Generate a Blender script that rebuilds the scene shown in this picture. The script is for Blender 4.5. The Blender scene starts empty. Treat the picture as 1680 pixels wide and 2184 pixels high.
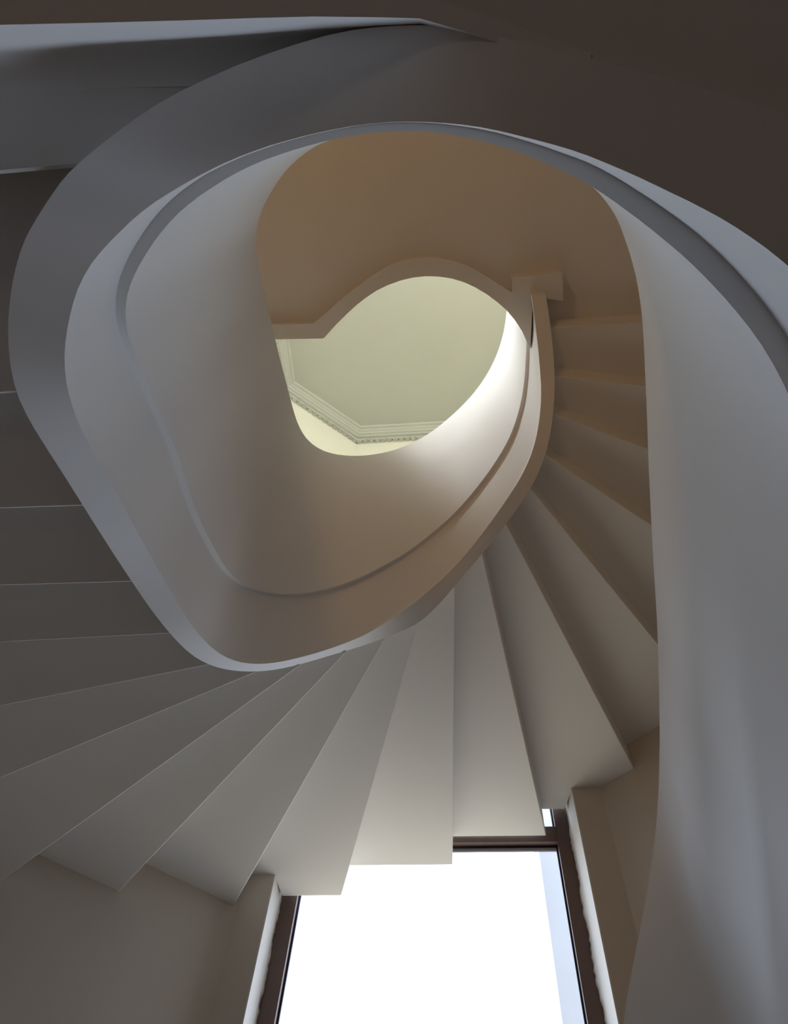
import bpy, bmesh, math, random
from mathutils import Vector, Matrix

RISE = 0.165   # one stair rise in metres; the plan below is measured in rises, from the point where the photographer stands
FPX = 1600.0
CAMROT = [[0.995436, 0.046591, 0.083282], [0.079532, -0.887335, -0.454214], [0.052736, 0.458765, -0.886991]]
ZK0 = 15.150
# balustrade stations
ST = [
    (2.833, 4.603, 2.431, 4.548, 2.459, 4.609, 2.559, 4.823, 22.756, 24.956, 32.556, 22.756, 0.100, 0.838, 0.000, 0.396, 0.000),
    (2.853, 4.663, 2.451, 4.608, 2.479, 4.669, 2.579, 4.883, 22.306, 24.506, 32.106, 22.306, 0.100, 0.838, 0.000, 0.396, 0.000),
    (2.876, 4.842, 2.467, 4.795, 2.538, 4.939, 2.569, 5.013, 22.214, 24.414, 32.014, 22.214, 0.100, 0.838, 0.000, 0.396, 0.000),
    (2.898, 5.021, 2.483, 4.983, 2.618, 5.252, 2.560, 5.142, 22.120, 24.320, 31.920, 22.120, 0.100, 0.838, 0.000, 0.396, 0.000),
    (2.918, 5.199, 2.499, 5.170, 2.641, 5.455, 2.549, 5.271, 22.022, 24.222, 31.822, 22.022, 0.100, 0.838, 0.000, 0.396, 0.000),
    (2.935, 5.378, 2.513, 5.356, 2.623, 5.575, 2.538, 5.399, 21.919, 24.119, 31.719, 21.919, 0.100, 0.838, 0.000, 0.396, 0.000),
    (2.948, 5.556, 2.526, 5.542, 2.604, 5.695, 2.526, 5.527, 21.807, 24.007, 31.607, 21.807, 0.100, 0.838, 0.000, 0.396, 0.000),
    (2.957, 5.733, 2.537, 5.728, 2.584, 5.818, 2.512, 5.654, 21.688, 23.888, 31.488, 21.688, 0.100, 0.838, 0.000, 0.396, 0.000),
    (2.962, 5.910, 2.545, 5.913, 2.563, 5.946, 2.497, 5.781, 21.558, 23.758, 31.358, 21.558, 0.100, 0.838, 0.000, 0.396, 0.000),
    (2.964, 6.085, 2.552, 6.097, 2.541, 6.078, 2.480, 5.907, 21.419, 23.619, 31.219, 21.419, 0.100, 0.838, 0.000, 0.396, 0.000),
    (2.963, 6.260, 2.556, 6.281, 2.519, 6.210, 2.462, 6.032, 21.270, 23.470, 31.070, 21.270, 0.100, 0.838, 0.000, 0.396, 0.000),
    (2.958, 6.434, 2.558, 6.463, 2.495, 6.342, 2.441, 6.156, 21.111, 23.311, 30.911, 21.111, 0.100, 0.838, 0.000, 0.396, 0.000),
    (2.948, 6.606, 2.555, 6.644, 2.472, 6.473, 2.418, 6.280, 20.943, 23.143, 30.743, 20.943, 0.100, 0.838, 0.000, 0.396, 0.000),
    (2.930, 6.778, 2.547, 6.823, 2.446, 6.603, 2.394, 6.405, 20.764, 22.964, 30.564, 20.764, 0.100, 0.838, 0.000, 0.396, 0.000),
    (2.904, 6.952, 2.529, 6.999, 2.417, 6.738, 2.365, 6.536, 20.574, 22.774, 30.374, 20.574, 0.100, 0.838, 0.000, 0.396, 0.000),
    (2.867, 7.137, 2.500, 7.172, 2.383, 6.886, 2.331, 6.685, 20.363, 22.563, 30.163, 20.363, 0.100, 0.838, 0.000, 0.396, 0.000),
    (2.819, 7.333, 2.457, 7.342, 2.340, 7.048, 2.289, 6.853, 20.131, 22.331, 29.931, 20.131, 0.100, 0.838, 0.000, 0.396, 0.000),
    (2.762, 7.530, 2.403, 7.506, 2.290, 7.213, 2.240, 7.027, 19.889, 22.089, 29.688, 19.889, 0.100, 0.838, 0.000, 0.396, 0.000),
    (2.695, 7.724, 2.339, 7.665, 2.231, 7.376, 2.182, 7.200, 19.641, 21.841, 29.440, 19.641, 0.100, 0.838, 0.000, 0.396, 0.000),
    (2.615, 7.912, 2.265, 7.819, 2.162, 7.534, 2.114, 7.371, 19.388, 21.588, 29.186, 19.388, 0.100, 0.838, 0.000, 0.396, 0.000),
    (2.520, 8.094, 2.177, 7.964, 2.081, 7.687, 2.036, 7.536, 19.131, 21.331, 28.927, 19.131, 0.100, 0.838, 0.000, 0.396, 0.000),
    (2.410, 8.264, 2.076, 8.099, 1.991, 7.832, 1.948, 7.694, 18.872, 21.072, 28.665, 18.872, 0.100, 0.838, 0.000, 0.396, 0.000),
    (2.286, 8.423, 1.961, 8.223, 1.894, 7.970, 1.850, 7.845, 18.612, 20.812, 28.401, 18.612, 0.100, 0.838, 0.000, 0.396, 0.000),
    (2.147, 8.569, 1.836, 8.337, 1.787, 8.101, 1.743, 7.988, 18.351, 20.551, 28.134, 18.351, 0.100, 0.838, 0.000, 0.396, 0.000),
    (1.994, 8.701, 1.701, 8.440, 1.669, 8.226, 1.627, 8.124, 18.090, 20.290, 27.867, 18.090, 0.100, 0.838, 0.000, 0.396, 0.000),
    (1.832, 8.821, 1.558, 8.532, 1.538, 8.343, 1.504, 8.252, 17.831, 20.031, 27.602, 17.831, 0.100, 0.838, 0.000, 0.396, 0.000),
    (1.662, 8.931, 1.411, 8.616, 1.397, 8.454, 1.374, 8.371, 17.574, 19.774, 27.339, 17.574, 0.100, 0.838, 0.000, 0.396, 0.000),
    (1.490, 9.033, 1.261, 8.696, 1.251, 8.558, 1.236, 8.484, 17.316, 19.516, 27.075, 17.317, 0.100, 0.838, 0.000, 0.396, 0.000),
    (1.319, 9.125, 1.110, 8.775, 1.102, 8.658, 1.094, 8.589, 17.064, 19.264, 26.817, 17.064, 0.100, 0.838, 0.000, 0.396, 0.000),
    (1.161, 9.203, 0.962, 8.856, 0.958, 8.750, 0.954, 8.684, 16.831, 19.031, 26.578, 16.832, 0.100, 0.838, 0.000, 0.396, 0.000),
    (1.014, 9.269, 0.816, 8.941, 0.817, 8.836, 0.817, 8.768, 16.617, 18.817, 26.358, 16.618, 0.100, 0.838, 0.000, 0.396, 0.000),
    (0.870, 9.329, 0.669, 9.026, 0.674, 8.917, 0.677, 8.846, 16.407, 18.607, 26.143, 16.410, 0.100, 0.838, 0.000, 0.396, 0.000),
    (0.728, 9.385, 0.522, 9.108, 0.528, 8.994, 0.532, 8.919, 16.198, 18.398, 25.929, 16.202, 0.100, 0.838, 0.000, 0.396, 0.000),
    (0.585, 9.439, 0.372, 9.185, 0.379, 9.069, 0.385, 8.987, 15.989, 18.189, 25.715, 15.995, 0.100, 0.838, 0.000, 0.396, 0.000),
    (0.444, 9.492, 0.221, 9.258, 0.227, 9.142, 0.235, 9.050, 15.783, 17.982, 25.503, 15.791, 0.100, 0.838, 0.000, 0.396, 0.000),
    (0.304, 9.546, 0.068, 9.326, 0.071, 9.209, 0.083, 9.110, 15.579, 17.778, 25.293, 15.591, 0.100, 0.838, 0.000, 0.396, 0.000),
    (0.162, 9.601, -0.087, 9.387, -0.090, 9.265, -0.071, 9.165, 15.373, 17.572, 25.082, 15.391, 0.100, 0.838, 0.000, 0.396, 0.000),
    (0.010, 9.662, -0.244, 9.431, -0.252, 9.302, -0.227, 9.211, 15.157, 17.353, 24.856, 15.181, 0.100, 0.838, 0.000, 0.396, 0.000),
    (-0.159, 9.732, -0.407, 9.455, -0.417, 9.319, -0.389, 9.247, 14.918, 17.110, 24.606, 14.953, 0.100, 0.838, 0.000, 0.396, 0.000),
    (-0.336, 9.804, -0.571, 9.463, -0.577, 9.323, -0.552, 9.272, 14.672, 16.857, 24.345, 14.721, 0.100, 0.838, 0.000, 0.396, 0.000),
    (-0.515, 9.874, -0.735, 9.462, -0.736, 9.318, -0.718, 9.286, 14.420, 16.597, 24.075, 14.489, 0.100, 0.838, 0.000, 0.396, 0.000),
    (-0.697, 9.929, -0.898, 9.451, -0.894, 9.303, -0.885, 9.288, 14.162, 16.329, 23.795, 14.255, 0.100, 0.838, 0.000, 0.396, 0.000),
    (-0.881, 9.954, -1.059, 9.428, -1.050, 9.277, -1.049, 9.276, 13.901, 16.057, 23.512, 14.025, 0.100, 0.838, 0.000, 0.396, 0.000),
    (-1.066, 9.942, -1.219, 9.396, -1.203, 9.240, -1.207, 9.251, 13.644, 15.787, 23.230, 13.803, 0.100, 0.838, 0.000, 0.396, 0.000),
    (-1.252, 9.898, -1.376, 9.354, -1.353, 9.192, -1.358, 9.215, 13.389, 15.519, 22.949, 13.588, 0.100, 0.838, 0.000, 0.396, 0.000),
    (-1.439, 9.836, -1.531, 9.304, -1.502, 9.133, -1.507, 9.169, 13.131, 15.247, 22.664, 13.373, 0.100, 0.838, 0.000, 0.396, 0.000),
    (-1.626, 9.766, -1.683, 9.245, -1.648, 9.068, -1.656, 9.113, 12.869, 14.972, 22.376, 13.157, 0.100, 0.838, 0.000, 0.396, 0.000),
    (-1.809, 9.691, -1.832, 9.178, -1.792, 9.000, -1.804, 9.051, 12.611, 14.701, 22.091, 12.943, 0.100, 0.838, 0.000, 0.396, 0.000),
    (-1.986, 9.613, -1.979, 9.104, -1.934, 8.933, -1.951, 8.984, 12.364, 14.441, 21.819, 12.735, 0.100, 0.838, 0.000, 0.396, 0.000),
    (-2.155, 9.532, -2.121, 9.022, -2.074, 8.869, -2.096, 8.914, 12.131, 14.197, 21.563, 12.534, 0.100, 0.838, 0.000, 0.396, 0.000),
    (-2.319, 9.447, -2.261, 8.935, -2.214, 8.804, -2.240, 8.842, 11.910, 13.965, 21.320, 12.336, 0.100, 0.838, 0.000, 0.396, 0.000),
    (-2.479, 9.357, -2.400, 8.845, -2.354, 8.736, -2.384, 8.765, 11.695, 13.740, 21.084, 12.137, 0.100, 0.838, 0.000, 0.396, 0.000),
    (-2.636, 9.262, -2.538, 8.754, -2.494, 8.663, -2.527, 8.684, 11.485, 13.518, 20.852, 11.935, 0.100, 0.838, 0.000, 0.396, 0.000),
    (-2.787, 9.164, -2.673, 8.660, -2.632, 8.582, -2.666, 8.597, 11.280, 13.300, 20.622, 11.728, 0.100, 0.838, 0.000, 0.396, 0.000),
    (-2.932, 9.061, -2.804, 8.561, -2.766, 8.491, -2.799, 8.502, 11.078, 13.084, 20.392, 11.519, 0.100, 0.838, 0.000, 0.396, 0.000),
    (-3.070, 8.951, -2.931, 8.458, -2.894, 8.389, -2.923, 8.397, 10.880, 12.867, 20.159, 11.306, 0.100, 0.838, 0.000, 0.396, 0.000),
    (-3.201, 8.829, -3.053, 8.349, -3.017, 8.274, -3.041, 8.281, 10.682, 12.645, 19.916, 11.087, 0.100, 0.838, 0.000, 0.396, 0.000),
    (-3.325, 8.693, -3.170, 8.232, -3.133, 8.143, -3.153, 8.153, 10.483, 12.416, 19.663, 10.862, 0.100, 0.838, 0.000, 0.396, 0.000),
    (-3.443, 8.538, -3.278, 8.102, -3.238, 7.995, -3.256, 8.013, 10.281, 12.180, 19.400, 10.628, 0.100, 0.838, 0.000, 0.396, 0.000),
    (-3.551, 8.369, -3.368, 7.959, -3.324, 7.836, -3.346, 7.867, 10.081, 11.946, 19.138, 10.395, 0.099, 0.838, 0.000, 0.396, 0.000),
    (-3.650, 8.187, -3.444, 7.803, -3.395, 7.668, -3.423, 7.715, 9.882, 11.713, 18.878, 10.162, 0.099, 0.838, 0.000, 0.396, 0.000),
    (-3.736, 7.992, -3.509, 7.636, -3.456, 7.493, -3.490, 7.557, 9.686, 11.483, 18.621, 9.931, 0.099, 0.838, 0.000, 0.396, 0.000),
    (-3.810, 7.791, -3.561, 7.462, -3.507, 7.318, -3.545, 7.395, 9.497, 11.262, 18.373, 9.710, 0.098, 0.838, 0.000, 0.396, 0.000),
    (-3.869, 7.590, -3.602, 7.283, -3.548, 7.148, -3.590, 7.234, 9.319, 11.053, 18.140, 9.503, 0.098, 0.838, 0.000, 0.396, 0.000),
    (-3.915, 7.389, -3.633, 7.098, -3.582, 6.981, -3.626, 7.071, 9.150, 10.854, 17.917, 9.308, 0.097, 0.838, 0.000, 0.396, 0.000),
    (-3.948, 7.187, -3.653, 6.910, -3.608, 6.816, -3.653, 6.905, 8.989, 10.663, 17.702, 9.124, 0.097, 0.838, 0.000, 0.396, 0.000),
    (-3.969, 6.982, -3.662, 6.718, -3.626, 6.652, -3.671, 6.738, 8.833, 10.479, 17.495, 8.948, 0.096, 0.838, 0.000, 0.396, 0.000),
    (-3.979, 6.769, -3.661, 6.522, -3.635, 6.483, -3.678, 6.566, 8.677, 10.296, 17.287, 8.775, 0.096, 0.838, 0.000, 0.396, 0.000),
    (-3.977, 6.544, -3.648, 6.324, -3.635, 6.308, -3.675, 6.390, 8.520, 10.111, 17.078, 8.601, 0.095, 0.838, 0.000, 0.396, 0.000),
    (-3.968, 6.325, -3.628, 6.136, -3.626, 6.138, -3.665, 6.221, 8.369, 9.937, 16.879, 8.436, 0.095, 0.838, 0.000, 0.396, 0.000),
    (-3.951, 6.098, -3.603, 5.945, -3.612, 5.961, -3.649, 6.046, 8.215, 9.761, 16.675, 8.271, 0.094, 0.838, 0.000, 0.396, 0.000),
    (-3.930, 5.877, -3.574, 5.756, -3.593, 5.782, -3.629, 5.870, 8.067, 9.591, 16.476, 8.112, 0.094, 0.838, 0.000, 0.396, 0.000),
    (-3.908, 5.674, -3.548, 5.576, -3.574, 5.609, -3.607, 5.696, 7.931, 9.437, 16.289, 7.968, 0.093, 0.838, 0.000, 0.396, 0.000),
    (-3.884, 5.466, -3.522, 5.376, -3.554, 5.414, -3.582, 5.495, 7.791, 9.278, 16.089, 7.822, 0.093, 0.838, 0.000, 0.396, 0.000),
    (-3.861, 5.287, -3.501, 5.189, -3.536, 5.230, -3.558, 5.302, 7.672, 9.143, 15.911, 7.698, 0.093, 0.838, 0.000, 0.396, 0.000),
    (-3.838, 5.123, -3.480, 5.010, -3.520, 5.054, -3.535, 5.115, 7.563, 9.020, 15.745, 7.584, 0.092, 0.838, 0.000, 0.396, 0.000),
    (-3.814, 4.962, -3.460, 4.833, -3.503, 4.879, -3.512, 4.930, 7.455, 8.901, 15.582, 7.473, 0.092, 0.838, 0.000, 0.396, 0.000),
    (-3.789, 4.803, -3.439, 4.659, -3.485, 4.706, -3.489, 4.750, 7.349, 8.784, 15.422, 7.364, 0.091, 0.838, 0.000, 0.396, 0.000),
    (-3.764, 4.646, -3.418, 4.486, -3.467, 4.533, -3.467, 4.573, 7.244, 8.668, 15.263, 7.257, 0.091, 0.838, 0.000, 0.396, 0.000),
    (-3.739, 4.490, -3.397, 4.316, -3.446, 4.361, -3.445, 4.399, 7.140, 8.553, 15.106, 7.150, 0.090, 0.838, 0.000, 0.396, 0.000),
    (-3.713, 4.336, -3.377, 4.148, -3.420, 4.189, -3.423, 4.225, 7.037, 8.439, 14.950, 7.045, 0.090, 0.838, 0.000, 0.396, 0.000),
    (-3.688, 4.182, -3.356, 3.983, -3.390, 4.017, -3.402, 4.054, 6.934, 8.326, 14.795, 6.941, 0.089, 0.838, 0.000, 0.396, 0.000),
    (-3.661, 4.027, -3.333, 3.817, -3.356, 3.844, -3.379, 3.884, 6.829, 8.211, 14.638, 6.835, 0.089, 0.838, 0.000, 0.396, 0.000),
    (-3.634, 3.870, -3.306, 3.656, -3.320, 3.676, -3.354, 3.722, 6.723, 8.095, 14.480, 6.728, 0.088, 0.838, 0.000, 0.396, 0.000),
    (-3.605, 3.709, -3.277, 3.496, -3.281, 3.510, -3.327, 3.565, 6.614, 7.975, 14.319, 6.618, 0.088, 0.838, 0.000, 0.396, 0.000),
    (-3.575, 3.548, -3.247, 3.338, -3.243, 3.345, -3.299, 3.409, 6.505, 7.855, 14.155, 6.508, 0.087, 0.838, 0.000, 0.396, 0.000),
    (-3.545, 3.389, -3.216, 3.181, -3.204, 3.183, -3.270, 3.253, 6.395, 7.734, 13.991, 6.398, 0.087, 0.838, 0.000, 0.396, 0.000),
    (-3.514, 3.233, -3.185, 3.028, -3.167, 3.024, -3.240, 3.099, 6.287, 7.614, 13.827, 6.289, 0.087, 0.838, 0.000, 0.396, 0.000),
    (-3.484, 3.079, -3.155, 2.878, -3.131, 2.869, -3.210, 2.945, 6.180, 7.494, 13.662, 6.181, 0.086, 0.838, 0.000, 0.396, 0.000),
    (-3.453, 2.928, -3.126, 2.730, -3.097, 2.718, -3.180, 2.792, 6.075, 7.373, 13.495, 6.076, 0.086, 0.838, 0.000, 0.396, 0.000),
    (-3.423, 2.780, -3.098, 2.585, -3.064, 2.570, -3.150, 2.638, 5.971, 7.250, 13.326, 5.973, 0.085, 0.838, 0.000, 0.396, 0.000),
    (-3.394, 2.633, -3.071, 2.444, -3.031, 2.423, -3.117, 2.485, 5.870, 7.125, 13.152, 5.871, 0.085, 0.838, 0.000, 0.396, 0.000),
    (-3.364, 2.481, -3.041, 2.302, -2.995, 2.276, -3.082, 2.333, 5.765, 6.990, 12.967, 5.766, 0.084, 0.838, 0.000, 0.396, 0.000),
    (-3.333, 2.323, -3.005, 2.166, -2.953, 2.133, -3.043, 2.189, 5.655, 6.849, 12.772, 5.655, 0.084, 0.838, 0.000, 0.396, 0.000),
    (-3.300, 2.159, -2.965, 2.031, -2.906, 1.992, -3.000, 2.047, 5.538, 6.698, 12.566, 5.538, 0.083, 0.838, 0.000, 0.396, 0.000),
    (-3.265, 1.998, -2.919, 1.897, -2.857, 1.855, -2.956, 1.911, 5.421, 6.547, 12.357, 5.421, 0.083, 0.838, 0.000, 0.396, 0.000),
    (-3.228, 1.844, -2.869, 1.768, -2.807, 1.728, -2.912, 1.786, 5.306, 6.398, 12.150, 5.306, 0.082, 0.838, 0.000, 0.396, 0.000),
    (-3.186, 1.692, -2.814, 1.641, -2.758, 1.608, -2.867, 1.668, 5.195, 6.253, 11.949, 5.195, 0.082, 0.838, 0.000, 0.396, 0.000),
    (-3.137, 1.541, -2.755, 1.519, -2.712, 1.494, -2.822, 1.554, 5.087, 6.116, 11.761, 5.087, 0.081, 0.838, 0.000, 0.396, 0.000),
    (-3.075, 1.387, -2.693, 1.401, -2.668, 1.390, -2.778, 1.446, 4.985, 5.992, 11.595, 4.985, 0.081, 0.838, 0.000, 0.396, 0.000),
    (-3.002, 1.237, -2.627, 1.287, -2.626, 1.303, -2.733, 1.342, 4.892, 5.884, 11.455, 4.892, 0.081, 0.838, 0.000, 0.396, 0.000),
    (-2.928, 1.101, -2.562, 1.179, -2.589, 1.227, -2.690, 1.242, 4.813, 5.796, 11.342, 4.813, 0.081, 0.838, 0.000, 0.396, 0.000),
    (-2.861, 0.988, -2.496, 1.075, -2.554, 1.155, -2.648, 1.156, 4.748, 5.723, 11.249, 4.748, 0.082, 0.838, 0.000, 0.396, 0.000),
    (-2.796, 0.889, -2.428, 0.976, -2.517, 1.085, -2.615, 1.101, 4.690, 5.659, 11.167, 4.690, 0.082, 0.838, 0.000, 0.396, 0.000),
    (-2.727, 0.795, -2.357, 0.882, -2.476, 1.014, -2.586, 1.063, 4.633, 5.596, 11.086, 4.633, 0.083, 0.838, 0.000, 0.396, 0.000),
    (-2.656, 0.704, -2.283, 0.792, -2.427, 0.936, -2.556, 1.026, 4.575, 5.533, 11.006, 4.575, 0.084, 0.838, 0.000, 0.396, 0.000),
    (-2.583, 0.618, -2.205, 0.707, -2.369, 0.855, -2.526, 0.990, 4.518, 5.470, 10.926, 4.518, 0.085, 0.838, 0.000, 0.396, 0.000),
    (-2.510, 0.539, -2.122, 0.629, -2.304, 0.778, -2.496, 0.955, 4.464, 5.410, 10.849, 4.464, 0.086, 0.838, 0.000, 0.396, 0.000),
    (-2.436, 0.466, -2.034, 0.557, -2.233, 0.704, -2.463, 0.917, 4.410, 5.351, 10.774, 4.410, 0.087, 0.838, 0.000, 0.396, 0.000),
    (-2.359, 0.397, -1.942, 0.494, -2.153, 0.627, -2.418, 0.861, 4.357, 5.293, 10.699, 4.357, 0.088, 0.838, 0.000, 0.396, 0.000),
    (-2.278, 0.334, -1.849, 0.436, -2.065, 0.550, -2.361, 0.790, 4.305, 5.235, 10.625, 4.305, 0.088, 0.838, 0.000, 0.396, 0.000),
    (-2.196, 0.276, -1.755, 0.382, -1.976, 0.476, -2.298, 0.719, 4.255, 5.180, 10.553, 4.255, 0.088, 0.838, 0.000, 0.396, 0.000),
    (-2.117, 0.221, -1.664, 0.330, -1.885, 0.407, -2.232, 0.649, 4.208, 5.127, 10.484, 4.208, 0.088, 0.838, 0.000, 0.396, 0.000),
    (-2.038, 0.168, -1.572, 0.283, -1.792, 0.344, -2.165, 0.582, 4.163, 5.077, 10.418, 4.163, 0.087, 0.838, 0.000, 0.396, 0.000),
    (-1.961, 0.118, -1.480, 0.241, -1.698, 0.288, -2.096, 0.516, 4.121, 5.030, 10.355, 4.121, 0.085, 0.838, 0.000, 0.396, 0.000),
    (-1.879, 0.071, -1.388, 0.205, -1.601, 0.238, -2.025, 0.451, 4.078, 4.982, 10.294, 4.078, 0.084, 0.838, 0.000, 0.396, 0.000),
    (-1.772, 0.019, -1.294, 0.171, -1.503, 0.195, -1.941, 0.382, 4.027, 4.928, 10.232, 4.027, 0.081, 0.838, 0.000, 0.396, 0.000),
    (-1.646, -0.036, -1.201, 0.139, -1.404, 0.156, -1.843, 0.311, 3.972, 4.872, 10.173, 3.972, 0.079, 0.838, 0.000, 0.396, 0.000),
    (-1.521, -0.088, -1.110, 0.110, -1.307, 0.120, -1.739, 0.245, 3.921, 4.821, 10.121, 3.921, 0.076, 0.838, 0.000, 0.396, 0.000),
    (-1.399, -0.136, -1.021, 0.084, -1.211, 0.089, -1.631, 0.186, 3.874, 4.774, 10.074, 3.874, 0.073, 0.838, 0.000, 0.396, 0.000),
    (-1.278, -0.180, -0.933, 0.061, -1.115, 0.063, -1.520, 0.135, 3.830, 4.730, 10.030, 3.830, 0.069, 0.838, 0.000, 0.396, 0.000),
    (-1.142, -0.221, -0.846, 0.042, -1.018, 0.041, -1.405, 0.095, 3.783, 4.683, 9.983, 3.783, 0.065, 0.838, 0.000, 0.396, 0.000),
    (-0.994, -0.258, -0.759, 0.025, -0.920, 0.023, -1.286, 0.065, 3.733, 4.633, 9.933, 3.733, 0.062, 0.838, 0.000, 0.396, 0.000),
    (-0.848, -0.290, -0.674, 0.012, -0.823, 0.008, -1.175, 0.044, 3.681, 4.581, 9.881, 3.681, 0.058, 0.838, 0.000, 0.396, 0.000),
    (-0.705, -0.315, -0.590, 0.000, -0.726, -0.004, -1.078, 0.031, 3.627, 4.527, 9.827, 3.627, 0.054, 0.838, 0.000, 0.396, 0.000),
    (-0.565, -0.335, -0.507, -0.009, -0.631, -0.014, -0.984, 0.023, 3.569, 4.469, 9.769, 3.569, 0.050, 0.838, 0.000, 0.396, 0.000),
    (-0.430, -0.348, -0.426, -0.016, -0.534, -0.022, -0.887, 0.019, 3.508, 4.408, 9.708, 3.508, 0.047, 0.838, 0.000, 0.396, 0.000),
    (-0.321, -0.352, -0.347, -0.021, -0.436, -0.027, -0.776, 0.016, 3.452, 4.352, 9.652, 3.452, 0.045, 0.838, 0.000, 0.396, 0.000),
    (-0.237, -0.349, -0.270, -0.023, -0.341, -0.029, -0.645, 0.015, 3.405, 4.305, 9.605, 3.405, 0.043, 0.838, 0.000, 0.396, 0.000),
    (-0.158, -0.343, -0.195, -0.022, -0.247, -0.026, -0.505, 0.019, 3.358, 4.258, 9.558, 3.358, 0.042, 0.838, 0.000, 0.396, 0.000),
    (-0.081, -0.334, -0.121, -0.018, -0.156, -0.021, -0.330, 0.035, 3.311, 4.211, 9.511, 3.311, 0.041, 0.838, 0.000, 0.396, 0.000),
    (-0.006, -0.322, -0.050, -0.011, -0.069, -0.012, -0.136, 0.060, 3.264, 4.164, 9.464, 3.264, 0.041, 0.838, 0.000, 0.396, 0.000),
    (0.070, -0.305, 0.020, -0.002, 0.017, -0.000, 0.055, 0.094, 3.218, 4.118, 9.418, 3.218, 0.042, 0.838, 0.000, 0.396, 0.000),
    (0.149, -0.281, 0.088, 0.009, 0.100, 0.016, 0.237, 0.137, 3.175, 4.075, 9.375, 3.175, 0.044, 0.838, 0.000, 0.396, 0.000),
    (0.228, -0.255, 0.155, 0.023, 0.183, 0.034, 0.415, 0.186, 3.139, 4.039, 9.339, 3.139, 0.047, 0.838, 0.000, 0.396, 0.000),
    (0.306, -0.230, 0.220, 0.040, 0.264, 0.056, 0.593, 0.239, 3.111, 4.011, 9.311, 3.111, 0.050, 0.838, 0.000, 0.396, 0.000),
    (0.384, -0.205, 0.284, 0.059, 0.343, 0.081, 0.769, 0.296, 3.093, 3.993, 9.293, 3.093, 0.053, 0.838, 0.000, 0.396, 0.000),
    (0.462, -0.181, 0.348, 0.079, 0.420, 0.108, 0.931, 0.351, 3.082, 3.982, 9.282, 3.082, 0.057, 0.838, 0.000, 0.396, 0.000),
    (0.541, -0.158, 0.413, 0.100, 0.489, 0.133, 1.047, 0.394, 3.075, 3.975, 9.275, 3.075, 0.062, 0.838, 0.000, 0.396, 0.000),
    (0.619, -0.135, 0.477, 0.122, 0.555, 0.160, 1.148, 0.437, 3.072, 3.972, 9.272, 3.072, 0.067, 0.838, 0.000, 0.396, 0.000),
    (0.690, -0.113, 0.540, 0.147, 0.622, 0.187, 1.247, 0.483, 3.071, 3.971, 9.271, 3.071, 0.073, 0.838, 0.000, 0.396, 0.000),
    (0.750, -0.094, 0.603, 0.175, 0.688, 0.215, 1.344, 0.534, 3.070, 3.970, 9.270, 3.070, 0.078, 0.838, 0.000, 0.396, 0.000),
    (0.809, -0.075, 0.666, 0.204, 0.753, 0.248, 1.435, 0.587, 3.070, 3.970, 9.270, 3.070, 0.084, 0.838, 0.000, 0.396, 0.000),
    (0.868, -0.056, 0.728, 0.234, 0.815, 0.284, 1.503, 0.631, 3.070, 3.970, 9.270, 3.070, 0.088, 0.838, 0.000, 0.396, 0.000),
    (0.926, -0.037, 0.791, 0.266, 0.878, 0.323, 1.555, 0.665, 3.070, 3.970, 9.270, 3.070, 0.093, 0.838, 0.000, 0.396, 0.000),
    (0.986, -0.018, 0.853, 0.298, 0.940, 0.364, 1.603, 0.701, 3.070, 3.970, 9.270, 3.070, 0.097, 0.838, 0.000, 0.396, 0.000),
    (1.046, 0.003, 0.916, 0.330, 1.002, 0.405, 1.651, 0.738, 3.070, 3.970, 9.270, 3.070, 0.101, 0.838, 0.000, 0.396, 0.000),
    (1.106, 0.025, 0.978, 0.364, 1.063, 0.448, 1.696, 0.777, 3.070, 3.970, 9.270, 3.070, 0.105, 0.838, 0.000, 0.396, 0.000),
    (1.166, 0.047, 1.040, 0.399, 1.124, 0.492, 1.736, 0.815, 3.070, 3.970, 9.270, 3.070, 0.109, 0.838, 0.000, 0.396, 0.000),
    (1.227, 0.069, 1.101, 0.437, 1.183, 0.536, 1.766, 0.846, 3.070, 3.970, 9.270, 3.070, 0.112, 0.838, 0.000, 0.396, 0.000),
    (1.287, 0.093, 1.162, 0.478, 1.241, 0.582, 1.791, 0.874, 3.070, 3.970, 9.270, 3.070, 0.114, 0.838, 0.000, 0.396, 0.000),
    (1.347, 0.117, 1.221, 0.520, 1.298, 0.631, 1.816, 0.903, 3.070, 3.970, 9.270, 3.070, 0.116, 0.838, 0.000, 0.396, 0.000),
    (1.408, 0.143, 1.280, 0.566, 1.357, 0.684, 1.840, 0.932, 3.070, 3.970, 9.270, 3.070, 0.118, 0.838, 0.000, 0.396, 0.000),
    (1.470, 0.170, 1.338, 0.613, 1.422, 0.747, 1.863, 0.962, 3.070, 3.970, 9.270, 3.070, 0.119, 0.838, 0.000, 0.396, 0.000),
    (1.534, 0.201, 1.395, 0.662, 1.493, 0.820, 1.886, 0.992, 3.070, 3.970, 9.270, 3.070, 0.119, 0.838, 0.000, 0.396, 0.000),
    (1.598, 0.236, 1.453, 0.714, 1.564, 0.897, 1.908, 1.024, 3.070, 3.970, 9.270, 3.070, 0.120, 0.838, 0.000, 0.396, 0.000),
    (1.664, 0.280, 1.511, 0.769, 1.638, 0.983, 1.931, 1.059, 3.069, 3.969, 9.269, 3.069, 0.120, 0.838, 0.000, 0.396, 0.000),
    (1.734, 0.342, 1.569, 0.833, 1.714, 1.080, 1.956, 1.101, 3.068, 3.968, 9.268, 3.068, 0.120, 0.838, 0.000, 0.396, 0.000),
    (1.812, 0.436, 1.630, 0.910, 1.791, 1.191, 1.986, 1.158, 3.065, 3.965, 9.265, 3.065, 0.120, 0.838, 0.000, 0.396, 0.000),
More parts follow.
